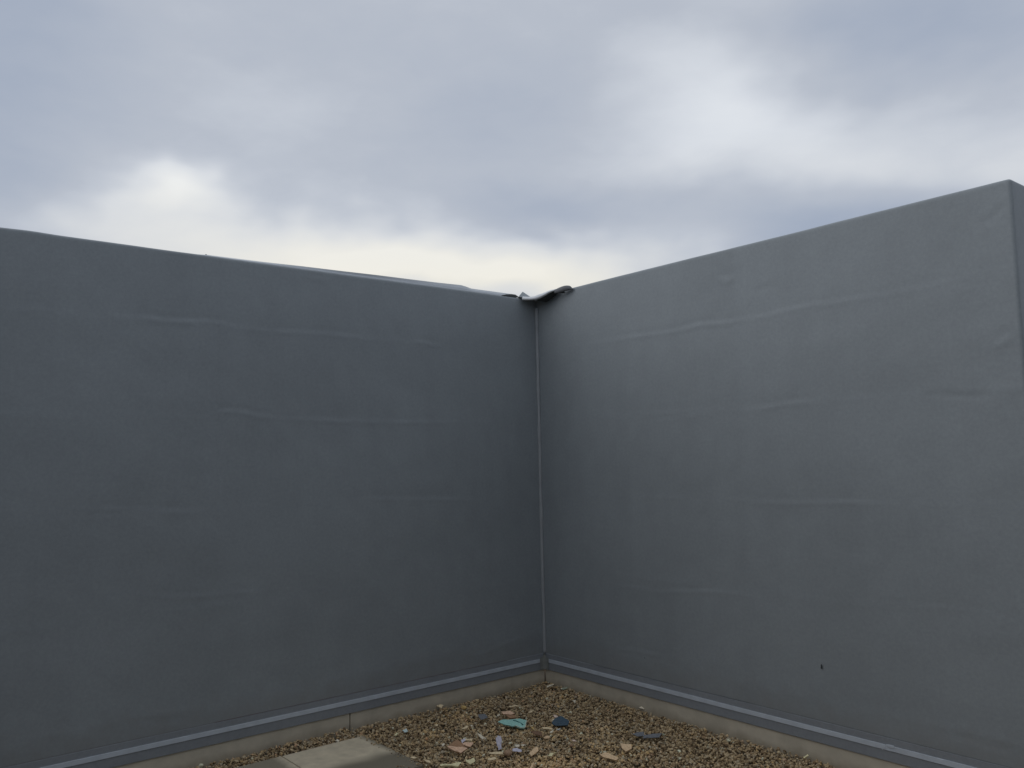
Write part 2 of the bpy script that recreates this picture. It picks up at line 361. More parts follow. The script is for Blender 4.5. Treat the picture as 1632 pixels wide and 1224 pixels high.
for i in range(90):
    z = .2 + i / 89 * 2.53
    pts.append((.006 + .0018 * math.sin(z * 3.1) + .0008 * math.sin(z * 17), -.006 + .0015 * math.sin(z * 4.3 + 1), z))
tube('corner_welt', pts, lambda t: .0138 + .0020 * math.sin(t * 43) * math.sin(t * 11), M_seam, left)
# crumpled membrane patch at the foot of the corner
random.seed(5)
P = np.zeros((9, 8, 3))
for i in range(9):
    for j in range(8):
        s_ = -.05 + i / 8 * .10; z = .096 + j / 7 * (.085 + .03 * math.exp(-(s_ / .02) ** 2))
        d = .0115 + .003 * math.exp(-(s_ / .02) ** 2) + random.uniform(-.0015, .0015)
        P[i, j] = (d if s_ < 0 else s_ + d * .4, -d if s_ > 0 else s_ - d * .4, z) if abs(s_) > .001 else (d + .004, -d - .004, z)
me = grid_mesh('corner_patch', P)
o = link('corner_patch', me, material('patch_membrane', (.25, .26, .245), .6, .3, .1, 30), left, True)
# weld smear and small puncture on the right wall
def blob_patch(name, x, z, rx, rz, y, mat, parent, seed, n=14):
    r = random.Random(seed); vs_ = [(x, y - .0022, z)]
    for k in range(n):
        a = 2 * math.pi * k / n; q = r.uniform(.65, 1.1)
        vs_.append((x + rx * q * math.cos(a), y, z + rz * q * math.sin(a)))
    return link(name, mesh(name, vs_, [(0, 1 + k, 1 + (k + 1) % n) for k in range(n)][::1]), mat, parent, True)
blob_patch('weld_smear', 2.572, .170, .026, .012, -.0098, M_bar, right, 4)
blob_patch('weld_smear', 2.53, .158, .014, .014, -.0098, M_bar, right, 5)
blob_patch('puncture', 2.215, .489, .006, .014, -.006, M_under, right, 6, 8)
blob_patch('puncture', .975, .33, .004, .004, -.006, M_under, right, 7, 8)

# loose strip standing along the top of the left wall
tops = [(-2.55, 2.7945), (-2.459, 2.8035), (-2.405, 2.8035), (-2.1, 2.8065), (-1.884, 2.8114), (-1.6, 2.8148), (-1.358, 2.8198), (-1.1, 2.8232), (-.8645, 2.8281), (-.673, 2.8345), (-.624, 2.8275), (-.586, 2.8200), (-.4, 2.8205), (-.18, 2.820)]
ya = np.array([q[0] for q in tops]); za = np.array([q[1] for q in tops])
yy = np.arange(-2.55, -.17, .01); zt_ = np.interp(yy, ya, za)
P = np.zeros((len(yy), 8, 3))
for i, (y, z) in enumerate(zip(yy, zt_)):
    lean = .006 * math.sin(y * 3.3)
    for j, (dx, fz) in enumerate(((-.016, -.0), (-.018, .5), (-.022 + lean, 1.0), (-.0235 + lean, 1.0), (-.060, .75), (-.10, .35), (-.13, .05), (-.131, .0))):
        P[i, j] = (dx, y, H - .006 + (z - H + .006) * fz)
link('loose_strip', grid_mesh('loose_strip', P), material('strip_membrane', (.60, .63, .66), .45, .4, .06, 6), left)
# fixing screw where the strip starts
bm = bmesh.new(); bmesh.ops.create_cone(bm, cap_ends=True, segments=10, radius1=.006, radius2=.004, depth=.009)
bmesh.ops.translate(bm, verts=bm.verts, vec=(-.03, -2.462, H + .006)); me = bpy.data.meshes.new('screw_head'); bm.to_mesh(me); bm.free()
link('screw_head', me, M_under, left)

# ------------------------------------------------------------------ torn flap bridging the corner
flap = empty('membrane_flap', (.15, -.12, 2.78))
tag(flap, 'torn pale grey membrane flap curling over the top of the inner corner', 'membrane flap')
def interp(pts, t):
    pts = np.array(pts); n = len(pts); x = np.clip(t, 0, 1) * (n - 1); i = np.minimum(x.astype(int), n - 2); f = (x - i)[:, None]
    p0 = pts[np.maximum(i - 1, 0)]; p1 = pts[i]; p2 = pts[i + 1]; p3 = pts[np.minimum(i + 2, n - 1)]
    return .5 * ((2 * p1) + (p2 - p0) * f + (2 * p0 - 5 * p1 + 4 * p2 - p3) * f ** 2 + (-p0 + 3 * p1 - 3 * p2 + p3) * f ** 3)
low = [(0.0264, -0.1563, 2.7732), (0.0922, -0.1321, 2.7657), (0.1466, -0.112, 2.7665), (0.1954, -0.0941, 2.7815), (0.2387, -0.0781, 2.8000), (0.2759, -0.0644, 2.8110)]
up = [(0.0281, -0.1557, 2.7999), (0.0982, -0.1299, 2.7896), (0.1473, -0.1118, 2.7968), (0.1961, -0.0938, 2.8069), (0.2391, -0.0779, 2.8177), (0.2869, -0.0603, 2.8221)]
t = np.linspace(0, 1, 40); lo = interp(low, t) - np.array([0, 0, .003]); hi = interp(up, t)
back = hi + np.array([-.085, .15, -.004]) * np.linspace(1, .6, 40)[:, None]; back[:, 2] = np.maximum(back[:, 2], H + .006)
nrm = np.array([.37, -.93, 0]) * .014
P = np.stack([lo - np.array([0, 0, 0]), lo * .7 + hi * .3 + nrm * .9, lo * .35 + hi * .65 + nrm * .6, hi, hi * .6 + back * .4 + np.array([0, 0, .002]), back], 1)
fl_o = link('flap_sheet', grid_mesh('flap_sheet', P), M_flap, flap, True)
md = fl_o.modifiers.new('thick', 'SOLIDIFY'); md.thickness = .0025
# underside: dark backing hanging behind the pale edge towards the right wall
t = np.linspace(.22, 1, 26); lo2 = interp(low + [(.31, -.052, 2.800), (.35, -.037, 2.797)], t); 
P = np.stack([lo2 + np.array([0, .002, .004]), lo2 + np.array([-.004, .014, -.012]) * np.sin(np.linspace(0.1, 2.6, 26))[:, None], np.stack([lo2[:, 0] - .005, np.full(26, -.016), lo2[:, 2] - .008], 1)], 1)
link('flap_underside', grid_mesh('flap_underside', P), M_under, flap, True)
# curled end
topc = [(0.280, -0.063, 2.816), (0.3082, -0.0525, 2.8269), (0.34, -0.0408, 2.8349), (0.3713, -0.0292, 2.8368), (0.397, -0.0198, 2.8290), (0.4146, -0.0133, 2.808)]
botc = [(0.280, -0.0640, 2.785), (0.307, -0.053, 2.784), (0.3386, -0.0413, 2.786), (0.3701, -0.0297, 2.791), (0.3961, -0.0201, 2.797), (0.4142, -0.0134, 2.797)]
t = np.linspace(0, 1, 30); a = interp(topc, t); b = interp(botc, t)
rows = []
for k in range(15):
    th = -1.35 + k / 14 * 4.6                                     # spiral in section: lip, over the top, down behind
    c = (a + b) / 2; r = (a[:, 2] - b[:, 2]) / 2
    rr = r * (1.0 if k > 2 else .72 + .14 * k)
    dirh = np.array([.37, -.93, 0]) * .8
    rows.append(c + np.outer(rr * math.cos(th), dirh) + np.stack([0 * r, 0 * r, rr * math.sin(th)], 1))
o = link('curled_end', grid_mesh('curled_end', np.stack(rows, 1)), material('dark_membrane', (.13, .135, .145), .5, .35, .1, 20), flap, True)
o.modifiers.new('thick', 'SOLIDIFY').thickness = .002
# folded pyramid peak with a dark arch beside it
A_, T_, B_, F_, K_ = (0.004, -.176, 2.800), (-.012, -.1222, 2.8462), (-.002, -.040, 2.806), (.0275, -.134, 2.792), (-.07, -.12, 2.80)
pk = link('folded_peak', mesh('folded_peak', [A_, T_, B_, F_, K_], [(0, 3, 1), (3, 2, 1), (2, 4, 1), (4, 0, 1), (0, 4, 2, 3)]), M_mem, flap)
yy = np.linspace(-.325, -.165, 18); P = np.zeros((18, 6, 3))
for i, y in enumerate(yy):
    h = np.interp(y, [-.325, -.278, -.232, -.193, -.165], [.003, .016, .0235, .0235, .010])
    for j, (dx, f) in enumerate(((-.002, 0), (-.003, .6), (-.010, .95), (-.03, 1), (-.06, .6), (-.08, 0))): P[i, j] = (dx, y, H - .001 + h * f)
link('loose_fold', grid_mesh('loose_fold', P), M_under, flap, True)
SHARDS = [
 ["foam_sheet", "large teal torn foam sheet with a dark crease across it, lying on the gravel", "foam sheet", "teal", [0.6393, -0.82, 0.0248], [0.189, -0.152, 0.97], 0.007, [[-0.0712, -0.0607, 0.0044], [-0.0712, -0.0401, 0.0076], [-0.0695, -0.0185, 0.0106], [-0.0516, -0.0016, 0.0098], [-0.039, 0.0139, 0.0097], [-0.0259, 0.0365, 0.0107], [-0.0098, 0.0625, 0.0117], [0.0108, 0.0716, 0.0091], [0.0318, 0.0824, 0.0067], [0.0583, 0.0495, -0.0036], [0.0862, 0.021, -0.0135], [0.0794, 0.0077, -0.0142], [0.0666, -0.0014, -0.0132], [0.0501, -0.005, -0.0105], [0.0312, -0.0078, -0.0073], [0.0196, -0.0247, -0.0077], [0.0025, -0.032, -0.0055], [-0.014, -0.0456, -0.0044], [-0.0312, -0.0522, -0.0021], [-0.0531, -0.0555, 0.0016]]],
 ["slate_fragment", "dark navy blue broken slate lying on the gravel right of the teal sheet", "slate", "navy", [0.8104, -0.5894, 0.0261], [0.303, -0.272, 0.914], 0.008, [[-0.0264, -0.0404, -0.0032], [-0.0315, -0.0195, 0.0046], [-0.0338, 0.0012, 0.0115], [-0.0302, 0.0145, 0.0143], [-0.027, 0.0268, 0.0169], [-0.0161, 0.0321, 0.0149], [-0.0033, 0.0301, 0.01], [0.0128, 0.0341, 0.0059], [0.031, 0.0361, 0.0005], [0.0365, 0.0274, -0.004], [0.046, 0.0123, -0.0116], [0.0334, -0.0066, -0.013], [0.0208, -0.0242, -0.0141], [0.0077, -0.0367, -0.0135], [-0.0053, -0.044, -0.0113], [-0.0144, -0.0432, -0.0081]]],
 ["plastic_strip", "curled lavender plastic strip standing upright behind the rounded brown stone", "plastic strip", "lavender", [0.9157, -1.142, 0.0467], [0.697, -0.542, 0.469], 0.003, [[-0.0199, -0.0097, 0.0184], [-0.0185, -0.0011, 0.0262], [-0.0177, 0.0051, 0.0322], [-0.013, 0.0097, 0.0305], [-0.0069, 0.0156, 0.0283], [-0.0004, 0.0155, 0.0185], [0.0042, 0.0145, 0.0105], [0.0075, 0.0086, -0.0012], [0.0123, 0.0037, -0.014], [0.0152, 0.0019, -0.0205], [0.0198, 0.0012, -0.0281], [0.0151, -0.0077, -0.0312], [0.0108, -0.0161, -0.0346], [0.0055, -0.0134, -0.0236], [-0.0025, -0.0149, -0.0135], [-0.0112, -0.0128, 0.002]]],
 ["plastic_strip", "lavender plastic strip lying flat right of the rounded brown stone", "plastic strip", "lavender", [1.0052, -1.0907, 0.0169], [0.291, -0.236, 0.927], 0.003, [[-0.0245, -0.013, 0.0044], [-0.0196, -0.002, 0.0056], [-0.0123, 0.0099, 0.0064], [0.003, 0.015, 0.0029], [0.0163, 0.0218, 0.0004], [0.0255, 0.0112, -0.0052], [0.0168, -0.0001, -0.0053], [0.0069, -0.0062, -0.0037], [-0.0018, -0.0146, -0.0032], [-0.0103, -0.022, -0.0024]]],
 ["chip", "long cream sliver touching the left of the rounded brown stone", "chip", "cream", [0.9546, -1.2017, 0.0151], [0.271, -0.209, 0.94], 0.005, [[-0.025, -0.0282, 0.0009], [-0.014, -0.0115, 0.0015], [-0.0062, 0.005, 0.0029], [0.0064, 0.0195, 0.0025], [0.0168, 0.0324, 0.0023], [0.0295, 0.0222, -0.0036], [0.0124, 0.0023, -0.0031], [-0.0055, -0.0168, -0.0022], [-0.0144, -0.0247, -0.0013]]],
 ["chip", "cream sliver nearer the camera, just below left of the rounded brown stone", "chip", "cream", [1.0124, -1.2711, 0.0156], [0.272, -0.208, 0.94], 0.005, [[-0.0115, -0.016, -0.0002], [-0.0104, -0.0062, 0.0016], [-0.005, 0.0024, 0.002], [0.0016, 0.0134, 0.0025], [0.0055, 0.0203, 0.0029], [0.0157, 0.0123, -0.0018], [0.0076, -0.0066, -0.0036], [-0.0035, -0.0196, -0.0033]]],
 ["chip", "white slanting shard left of the upright lavender strip", "chip", "pale", [0.6898, -1.0991, 0.0193], [0.274, -0.204, 0.94], 0.006, [[-0.0326, -0.0012, 0.0093], [-0.0216, 0.0016, 0.0066], [-0.0131, 0.0074, 0.0054], [0.0097, 0.0082, -0.001], [0.0343, 0.0101, -0.0078], [0.0232, 0.0021, -0.0063], [0.0202, -0.0069, -0.0074], [0.0049, -0.0079, -0.0032], [-0.0086, -0.0072, 0.001], [-0.0164, -0.0061, 0.0035]]],
 ["chip", "small cream chip directly behind the flat lavender strip", "chip", "pale", [0.9495, -1.0443, 0.0178], [0.388, -0.315, 0.866], 0.005, [[-0.0135, -0.0064, 0.0037], [-0.005, 0.0016, 0.0028], [0.0032, 0.0132, 0.0034], [0.0119, 0.0058, -0.0033], [0.0071, -0.007, -0.0057], [-0.0038, -0.0071, -0.0009]]],
 ["chip", "thin pale sliver pointing right, behind the end of the flat lavender strip", "chip", "pale", [0.9601, -1.0083, 0.0147], [0.264, -0.217, 0.94], 0.004, [[-0.0118, -0.011, 0.0008], [-0.0041, 0.0026, 0.0018], [0.0099, 0.0157, 0.0009], [0.0053, 0.0057, -0.0002], [0.005, -0.0055, -0.0027], [-0.0043, -0.0075, -0.0005]]],
 ["tile_fragment", "tan angular shard between the flat lavender strip and the pale yellow chip", "tile fragment", "peach", [1.104, -1.0508, 0.025], [0.335, -0.283, 0.899], 0.007, [[-0.0095, -0.0217, -0.0033], [-0.012, -0.0024, 0.0037], [-0.0167, 0.0151, 0.011], [-0.0117, 0.0221, 0.0113], [-0.0094, 0.031, 0.0133], [0.0017, 0.0249, 0.0072], [0.0119, 0.0178, 0.0011], [0.0116, 0.0026, -0.0035], [0.0116, -0.0125, -0.0082], [0.0121, -0.0209, -0.0111], [0.0094, -0.0298, -0.0129], [0.0011, -0.0262, -0.0086]]],
 ["chip", "pale yellow chip with a long thin tail, right of the tan angular shard", "chip", "paleyellow", [1.1838, -0.9914, 0.0171], [0.257, -0.226, 0.94], 0.005, [[-0.005, -0.0224, -0.004], [-0.0081, -0.0121, -0.0007], [-0.0116, 0.0003, 0.0032], [-0.0021, 0.0119, 0.0034], [0.0064, 0.0289, 0.0052], [0.005, 0.0162, 0.0025], [0.0031, 0.0038, 0.0], [0.0095, -0.0105, -0.0051], [0.0027, -0.0159, -0.0046]]],
 ["splinter", "cream splinter in front of the navy slate", "splinter", "cream", [0.8314, -0.7157, 0.0168], [0.258, -0.225, 0.94], 0.005, [[-0.0255, -0.0165, 0.0031], [-0.0164, -0.0097, 0.0022], [-0.0102, 0.0005, 0.0029], [0.0045, 0.012, 0.0017], [0.0215, 0.021, -0.0009], [0.0282, 0.0118, -0.0049], [0.0074, -0.0007, -0.0022], [-0.0095, -0.0185, -0.0018]]],
 ["chip", "greyish white sliver behind the peach lump, touching the cream splinter", "chip", "pale", [0.8945, -0.7351, 0.0162], [0.257, -0.226, 0.94], 0.004, [[-0.005, -0.0104, -0.0011], [-0.0039, 0.0067, 0.0027], [-0.0053, 0.0203, 0.0063], [0.0047, 0.0051, -0.0], [0.0068, -0.0074, -0.0036], [0.0027, -0.0144, -0.0042]]],
 ["chip", "small greyish sliver in front of the right end of the navy slate", "chip", "grey", [0.8859, -0.6732, 0.0144], [0.255, -0.228, 0.94], 0.004, [[-0.0088, -0.0096, 0.0001], [-0.002, 0.0048, 0.0017], [0.0007, 0.0155, 0.0036], [0.0063, 0.0041, -0.0007], [0.0047, -0.0041, -0.0023], [-0.001, -0.0107, -0.0023]]],
 ["tile_fragment", "pink clay fragment behind the teal sheet", "tile fragment", "pink", [0.4374, -0.6969, 0.0175], [0.268, -0.213, 0.94], 0.008, [[-0.0329, -0.0229, 0.0042], [-0.0179, 0.0007, 0.0052], [-0.0054, 0.0204, 0.0062], [0.0132, 0.0227, 0.0014], [0.0276, 0.0278, -0.0016], [0.0251, 0.0131, -0.0042], [0.0197, -0.0002, -0.0056], [0.0045, -0.0116, -0.0039], [-0.0082, -0.0273, -0.0038], [-0.0256, -0.0226, 0.0022]]],
 ["tile_fragment", "reddish brown flake painted as the shadow of the pink clay fragment, touching the far edge of the teal sheet", "tile fragment", "terracotta", [0.505, -0.7292, 0.0165], [0.267, -0.214, 0.94], 0.006, [[-0.0292, -0.0136, 0.0052], [-0.0093, 0.0038, 0.0035], [0.0068, 0.0251, 0.0038], [0.0257, 0.0156, -0.0037], [0.0153, -0.0025, -0.0049], [0.003, -0.0151, -0.0043], [-0.0123, -0.0132, 0.0005]]],  # shadow beside the pink fragment, built as a brown flake
 ["chip", "small cream chip left of the pink clay fragment behind the teal sheet", "chip", "pale", [0.4281, -0.7657, 0.0159], [0.334, -0.259, 0.906], 0.005, [[-0.0051, -0.0077, -0.0003], [-0.0037, 0.0029, 0.0022], [-0.0025, 0.0137, 0.0048], [0.008, 0.0003, -0.0029], [0.0032, -0.0093, -0.0038]]],
 ["splinter", "thin cream splinter between the pink clay fragment and the navy slate", "splinter", "cream", [0.5108, -0.5646, 0.0161], [0.262, -0.22, 0.94], 0.004, [[-0.0045, -0.0223, -0.004], [-0.0069, -0.0089, -0.0002], [-0.007, 0.0056, 0.0032], [0.0012, 0.0113, 0.0023], [0.0076, 0.0188, 0.0023], [0.0054, 0.006, -0.0001], [0.0041, -0.0104, -0.0036]]],
 ["chip", "pinkish white chip leaning on the far side of the navy slate", "chip", "pinkwhite", [0.6968, -0.5275, 0.0176], [0.374, -0.332, 0.866], 0.006, [[-0.0167, -0.0028, 0.0061], [-0.0051, 0.0058, 0.0044], [0.0068, 0.0112, 0.0014], [0.0157, 0.0029, -0.0057], [0.008, -0.0033, -0.0047], [-0.0002, -0.0083, -0.0031], [-0.0086, -0.0055, 0.0016]]],
 ["chip", "tiny white chip at the left tip of the navy slate", "chip", "pale", [0.7285, -0.5759, 0.0148], [0.317, -0.28, 0.906], 0.004, [[-0.0036, -0.0095, -0.0017], [-0.0028, 0.0008, 0.0012], [-0.0012, 0.0093, 0.0033], [0.0076, -0.0006, -0.0029]]],
 ["slate_fragment", "dull blue grey flake left of the teal sheet", "slate", "bluegrey", [0.3978, -0.8649, 0.0212], [0.221, -0.165, 0.961], 0.005, [[-0.0306, -0.0118, 0.005], [-0.0224, 0.0049, 0.006], [-0.0124, 0.0225, 0.0067], [0.0065, 0.0202, 0.002], [0.0239, 0.0157, -0.0028], [0.0239, -0.0036, -0.0061], [0.0198, -0.0262, -0.0091], [-0.0087, -0.0216, -0.0017]]],
 ["tile_fragment", "dark brown flat flake between the teal sheet and the peach lump", "tile fragment", "brown", [0.8627, -0.8213, 0.0189], [0.184, -0.157, 0.97], 0.005, [[-0.0331, -0.0148, 0.0039], [-0.0206, 0.001, 0.0041], [-0.0109, 0.0135, 0.0043], [-0.0, 0.0182, 0.0029], [0.0145, 0.021, 0.0006], [0.0274, 0.009, -0.0037], [0.0346, -0.0026, -0.007], [0.0145, -0.0105, -0.0044], [-0.0083, -0.0184, -0.0014], [-0.0181, -0.0164, 0.0008]]],
 ["splinter", "tan splinter pointing away at the bottom edge of the photo", "splinter", "peach", [1.2538, -1.1935, 0.021], [0.324, -0.272, 0.906], 0.006, [[0.0075, -0.0208, -0.0089], [-0.002, -0.0065, -0.0012], [-0.0114, 0.0115, 0.0075], [-0.0102, 0.0237, 0.0107], [0.002, 0.0054, 0.0009], [0.014, -0.0133, -0.009]]],
 ["chip", "tiny pink chip above the round brown stone on the right", "chip", "pinkwhite", [1.0956, -0.7466, 0.0144], [0.251, -0.232, 0.94], 0.005, [[-0.011, -0.0063, 0.0014], [-0.0044, 0.0054, 0.0025], [0.0116, 0.0064, -0.0015], [0.0039, -0.0055, -0.0024]]],
 ["chip", "small yellowish chip under the near edge of the teal sheet", "chip", "cream", [0.6609, -0.9132, 0.0177], [0.332, -0.261, 0.906], 0.005, [[-0.0123, -0.0042, 0.0033], [-0.0052, 0.0042, 0.0031], [0.0006, 0.0112, 0.003], [0.0054, -0.0018, -0.0025], [0.0112, -0.0056, -0.0057], [0.0002, -0.0038, -0.0012]]],
 ["tile_fragment", "largest terracotta fragment, leaning with a pale pink broken edge", "tile fragment", "terracotta", [0.7277, -1.2988, 0.0241], [0.458, -0.321, 0.829], 0.012, [[-0.0221, -0.0386, -0.0028], [-0.0226, -0.0258, 0.0024], [-0.0229, -0.0119, 0.008], [-0.0219, 0.0014, 0.0126], [-0.0194, 0.0177, 0.0176], [-0.0065, 0.0226, 0.0124], [0.0073, 0.0274, 0.0066], [0.0187, 0.0265, -0.0], [0.0326, 0.0264, -0.0077], [0.0323, 0.0167, -0.0113], [0.0277, 0.0067, -0.0127], [0.0126, -0.0092, -0.0105], [-0.0032, -0.0261, -0.0083], [-0.0126, -0.0337, -0.0061]]],
 ["tile_fragment", "pale pink wedge in front of the largest terracotta fragment", "tile fragment", "pink", [0.7809, -1.3366, 0.0236], [0.409, -0.287, 0.866], 0.01, [[-0.0429, -0.0288, 0.0107], [-0.0271, -0.009, 0.0098], [-0.0102, 0.0052, 0.0065], [0.0083, 0.0287, 0.0056], [0.0295, 0.0466, 0.0015], [0.0296, 0.0252, -0.0056], [0.0294, 0.0052, -0.0122], [0.0167, -0.002, -0.0086], [0.0092, -0.0088, -0.0073], [-0.0013, -0.0153, -0.0044], [-0.0139, -0.0208, -0.0003], [-0.0273, -0.0262, 0.0042]]],
 ["chip", "pink chip right of the largest terracotta fragment", "chip", "pink", [0.7456, -1.2369, 0.0196], [0.356, -0.256, 0.899], 0.008, [[-0.0189, -0.0181, 0.0023], [-0.0166, -0.013, 0.0029], [-0.0173, -0.0033, 0.0059], [-0.0024, 0.013, 0.0047], [0.0118, 0.0296, 0.0038], [0.0179, 0.0164, -0.0024], [0.0223, 0.0027, -0.008], [0.0112, -0.0083, -0.0068], [-0.008, -0.019, -0.0022]]],
 ["plastic_strip", "small crumpled blue grey plastic scrap behind the pink chip", "plastic scrap", "lavender", [0.6988, -1.2325, 0.0237], [0.523, -0.374, 0.766], 0.003, [[-0.0121, -0.0071, 0.0048], [-0.0069, 0.0049, 0.0071], [-0.0023, 0.0155, 0.0092], [0.0056, 0.0126, 0.0024], [0.0046, 0.0015, -0.0024], [0.0049, -0.006, -0.0063], [0.0083, -0.012, -0.0115], [-0.002, -0.0095, -0.0033]]],
 ["chip", "yellow cream chip lying behind the pink chip by the terracotta fragment", "chip", "cream", [0.6794, -1.181, 0.0152], [0.304, -0.219, 0.927], 0.006, [[-0.0167, -0.0148, 0.002], [-0.0049, 0.0034, 0.0024], [0.007, 0.0218, 0.0029], [0.017, 0.0083, -0.0036], [0.0039, -0.0022, -0.0018], [-0.0063, -0.0164, -0.0018]]],
 ["chip", "small bright white chip left of the largest terracotta fragment", "chip", "pale", [0.6608, -1.3429, 0.0184], [0.474, -0.322, 0.819], 0.006, [[-0.0062, -0.0064, 0.0011], [-0.0062, 0.0064, 0.0061], [0.0025, 0.0089, 0.0021], [0.0044, -0.0012, -0.003], [0.0056, -0.0077, -0.0063]]],
 ["foam_scrap", "long pale yellow foam strip near the bottom edge of the photo", "foam scrap", "paleyellow", [0.9416, -1.4868, 0.0168], [0.308, -0.213, 0.927], 0.008, [[-0.0341, -0.0396, 0.0023], [-0.0239, -0.0267, 0.0018], [-0.0135, -0.0162, 0.0008], [-0.0049, -0.0014, 0.0013], [0.0034, 0.0099, 0.0011], [0.008, 0.0308, 0.0044], [0.0174, 0.049, 0.0055], [0.0242, 0.0344, -0.0001], [0.0297, 0.0183, -0.0057], [0.0189, 0.0085, -0.0044], [0.0049, -0.0021, -0.0021], [-0.0083, -0.0224, -0.0024], [-0.022, -0.0426, -0.0025]]],
 ["foam_scrap", "pale yellow foam scrap with a notched top, right of the long strip", "foam scrap", "paleyellow", [0.9783, -1.3882, 0.0225], [0.405, -0.293, 0.866], 0.01, [[-0.02, -0.013, 0.0049], [-0.0123, -0.0087, 0.0028], [-0.006, -0.0067, 0.0005], [-0.0043, 0.0086, 0.0049], [-0.0025, 0.0243, 0.0094], [0.0083, 0.0201, 0.0029], [0.0161, 0.0158, -0.0022], [0.016, 0.0033, -0.0063], [0.0132, -0.0127, -0.0105], [0.0018, -0.0135, -0.0054], [-0.0103, -0.0175, -0.0011]]],
 ["chip", "cream chip beside the near right corner of the paving slab", "chip", "cream", [0.8156, -1.5502, 0.0165], [0.34, -0.223, 0.914], 0.006, [[-0.0193, -0.0102, 0.0047], [-0.0091, 0.0006, 0.0035], [-0.0001, 0.0105, 0.0026], [0.0104, 0.0091, -0.0017], [0.0169, 0.0055, -0.005], [0.0094, -0.0013, -0.0038], [0.001, -0.0064, -0.0019], [-0.0092, -0.0077, 0.0016]]],
 ["chip", "thin cream chip close to the right edge of the paving slab", "chip", "cream", [0.7136, -1.57, 0.0149], [0.289, -0.183, 0.94], 0.005, [[-0.0124, -0.0141, 0.0011], [-0.0107, -0.0047, 0.0024], [-0.0061, 0.0035, 0.0026], [0.0054, 0.0108, 0.0005], [0.0123, 0.0132, -0.0012], [0.0087, 0.0062, -0.0015], [0.0066, -0.0047, -0.0029], [-0.0038, -0.0103, -0.0008]]],
 ["chip", "small light blue chip on the gravel between kerb and paving slab corner", "chip", "lightblue", [0.2983, -1.3657, 0.018], [0.399, -0.247, 0.883], 0.006, [[-0.0116, -0.0125, 0.0018], [-0.0087, -0.0013, 0.0036], [-0.0079, 0.0116, 0.0068], [0.0022, 0.0091, 0.0015], [0.0122, 0.0095, -0.0028], [0.0097, 0.0023, -0.0037], [0.007, -0.0095, -0.0058], [-0.0028, -0.0093, -0.0013]]],
 ["chip", "small yellow chip just left of the light blue chip", "chip", "paleyellow", [0.3161, -1.4378, 0.017], [0.362, -0.219, 0.906], 0.005, [[-0.001, -0.0112, -0.0023], [-0.0077, 0.0028, 0.0037], [-0.0018, 0.0141, 0.0041], [0.0035, 0.0028, -0.0007], [0.007, -0.0086, -0.0049]]],
 ["tile_fragment", "pink fragment lying close under the left kerb", "tile fragment", "pink", [-0.0235, -1.0946, 0.0173], [0.316, -0.201, 0.927], 0.008, [[-0.0144, -0.0227, 0.0], [-0.0132, -0.0061, 0.0032], [-0.0128, 0.0051, 0.0055], [-0.0012, 0.0131, 0.0032], [0.0064, 0.023, 0.0028], [0.02, 0.0154, -0.0035], [0.0129, 0.0008, -0.0042], [0.0076, -0.0112, -0.005], [-0.0052, -0.0172, -0.002]]],
 ["chip", "cream sliver slanting, left of the dull blue grey flake and far from it", "chip", "cream", [0.4891, -1.0666, 0.0168], [0.304, -0.218, 0.927], 0.005, [[-0.0067, -0.0187, -0.0022], [-0.005, -0.001, 0.0014], [-0.0066, 0.0169, 0.0061], [0.0072, 0.0174, 0.0017], [0.0089, 0.0017, -0.0025], [0.0022, -0.0164, -0.0046]]],
 ["chip", "tiny pale sliver nearest in front of the dull blue grey flake", "chip", "pale", [0.4846, -1.0146, 0.015], [0.303, -0.221, 0.927], 0.004, [[-0.0119, -0.0041, 0.0029], [-0.0032, 0.0033, 0.0018], [0.0131, 0.0045, -0.0032], [0.002, -0.0037, -0.0015]]],
 ["chip", "tiny cream chip alone midway between light blue chip and blue grey flake", "chip", "cream", [0.3292, -1.1637, 0.0158], [0.351, -0.235, 0.906], 0.005, [[-0.0076, -0.0063, 0.0013], [-0.0039, 0.0026, 0.0022], [-0.002, 0.0085, 0.003], [0.0094, 0.0032, -0.0028], [0.0041, -0.008, -0.0037]]],
 ["tile_fragment", "flat topped peach fragment alone on the right gravel", "tile fragment", "peach", [1.394, -0.6355, 0.028], [0.387, -0.403, 0.829], 0.01, [[-0.0298, -0.0082, 0.0099], [-0.0193, 0.0004, 0.0092], [-0.0087, 0.0097, 0.0088], [-0.0008, 0.0141, 0.0072], [0.0082, 0.0253, 0.0084], [0.0153, 0.0204, 0.0028], [0.0249, 0.0148, -0.0045], [0.0199, -0.0034, -0.011], [0.0142, -0.0192, -0.016], [0.0035, -0.0187, -0.0107], [-0.0089, -0.0209, -0.006], [-0.0189, -0.0142, 0.0019]]],
 ["tile_fragment", "long pointed peach fragment, nearest the bottom edge right of centre", "tile fragment", "peach", [1.4208, -0.7984, 0.0228], [0.288, -0.287, 0.914], 0.008, [[-0.036, -0.0268, 0.0029], [-0.031, -0.0159, 0.0048], [-0.0292, -0.0064, 0.0072], [-0.0262, 0.0052, 0.0099], [-0.0106, 0.0117, 0.007], [0.008, 0.0148, 0.0022], [0.0247, 0.0225, -0.0007], [0.0425, 0.0251, -0.0055], [0.0405, 0.0172, -0.0074], [0.0402, 0.0067, -0.0105], [0.0131, -0.0081, -0.0067], [-0.0115, -0.0231, -0.0036], [-0.0244, -0.023, 0.0004]]],
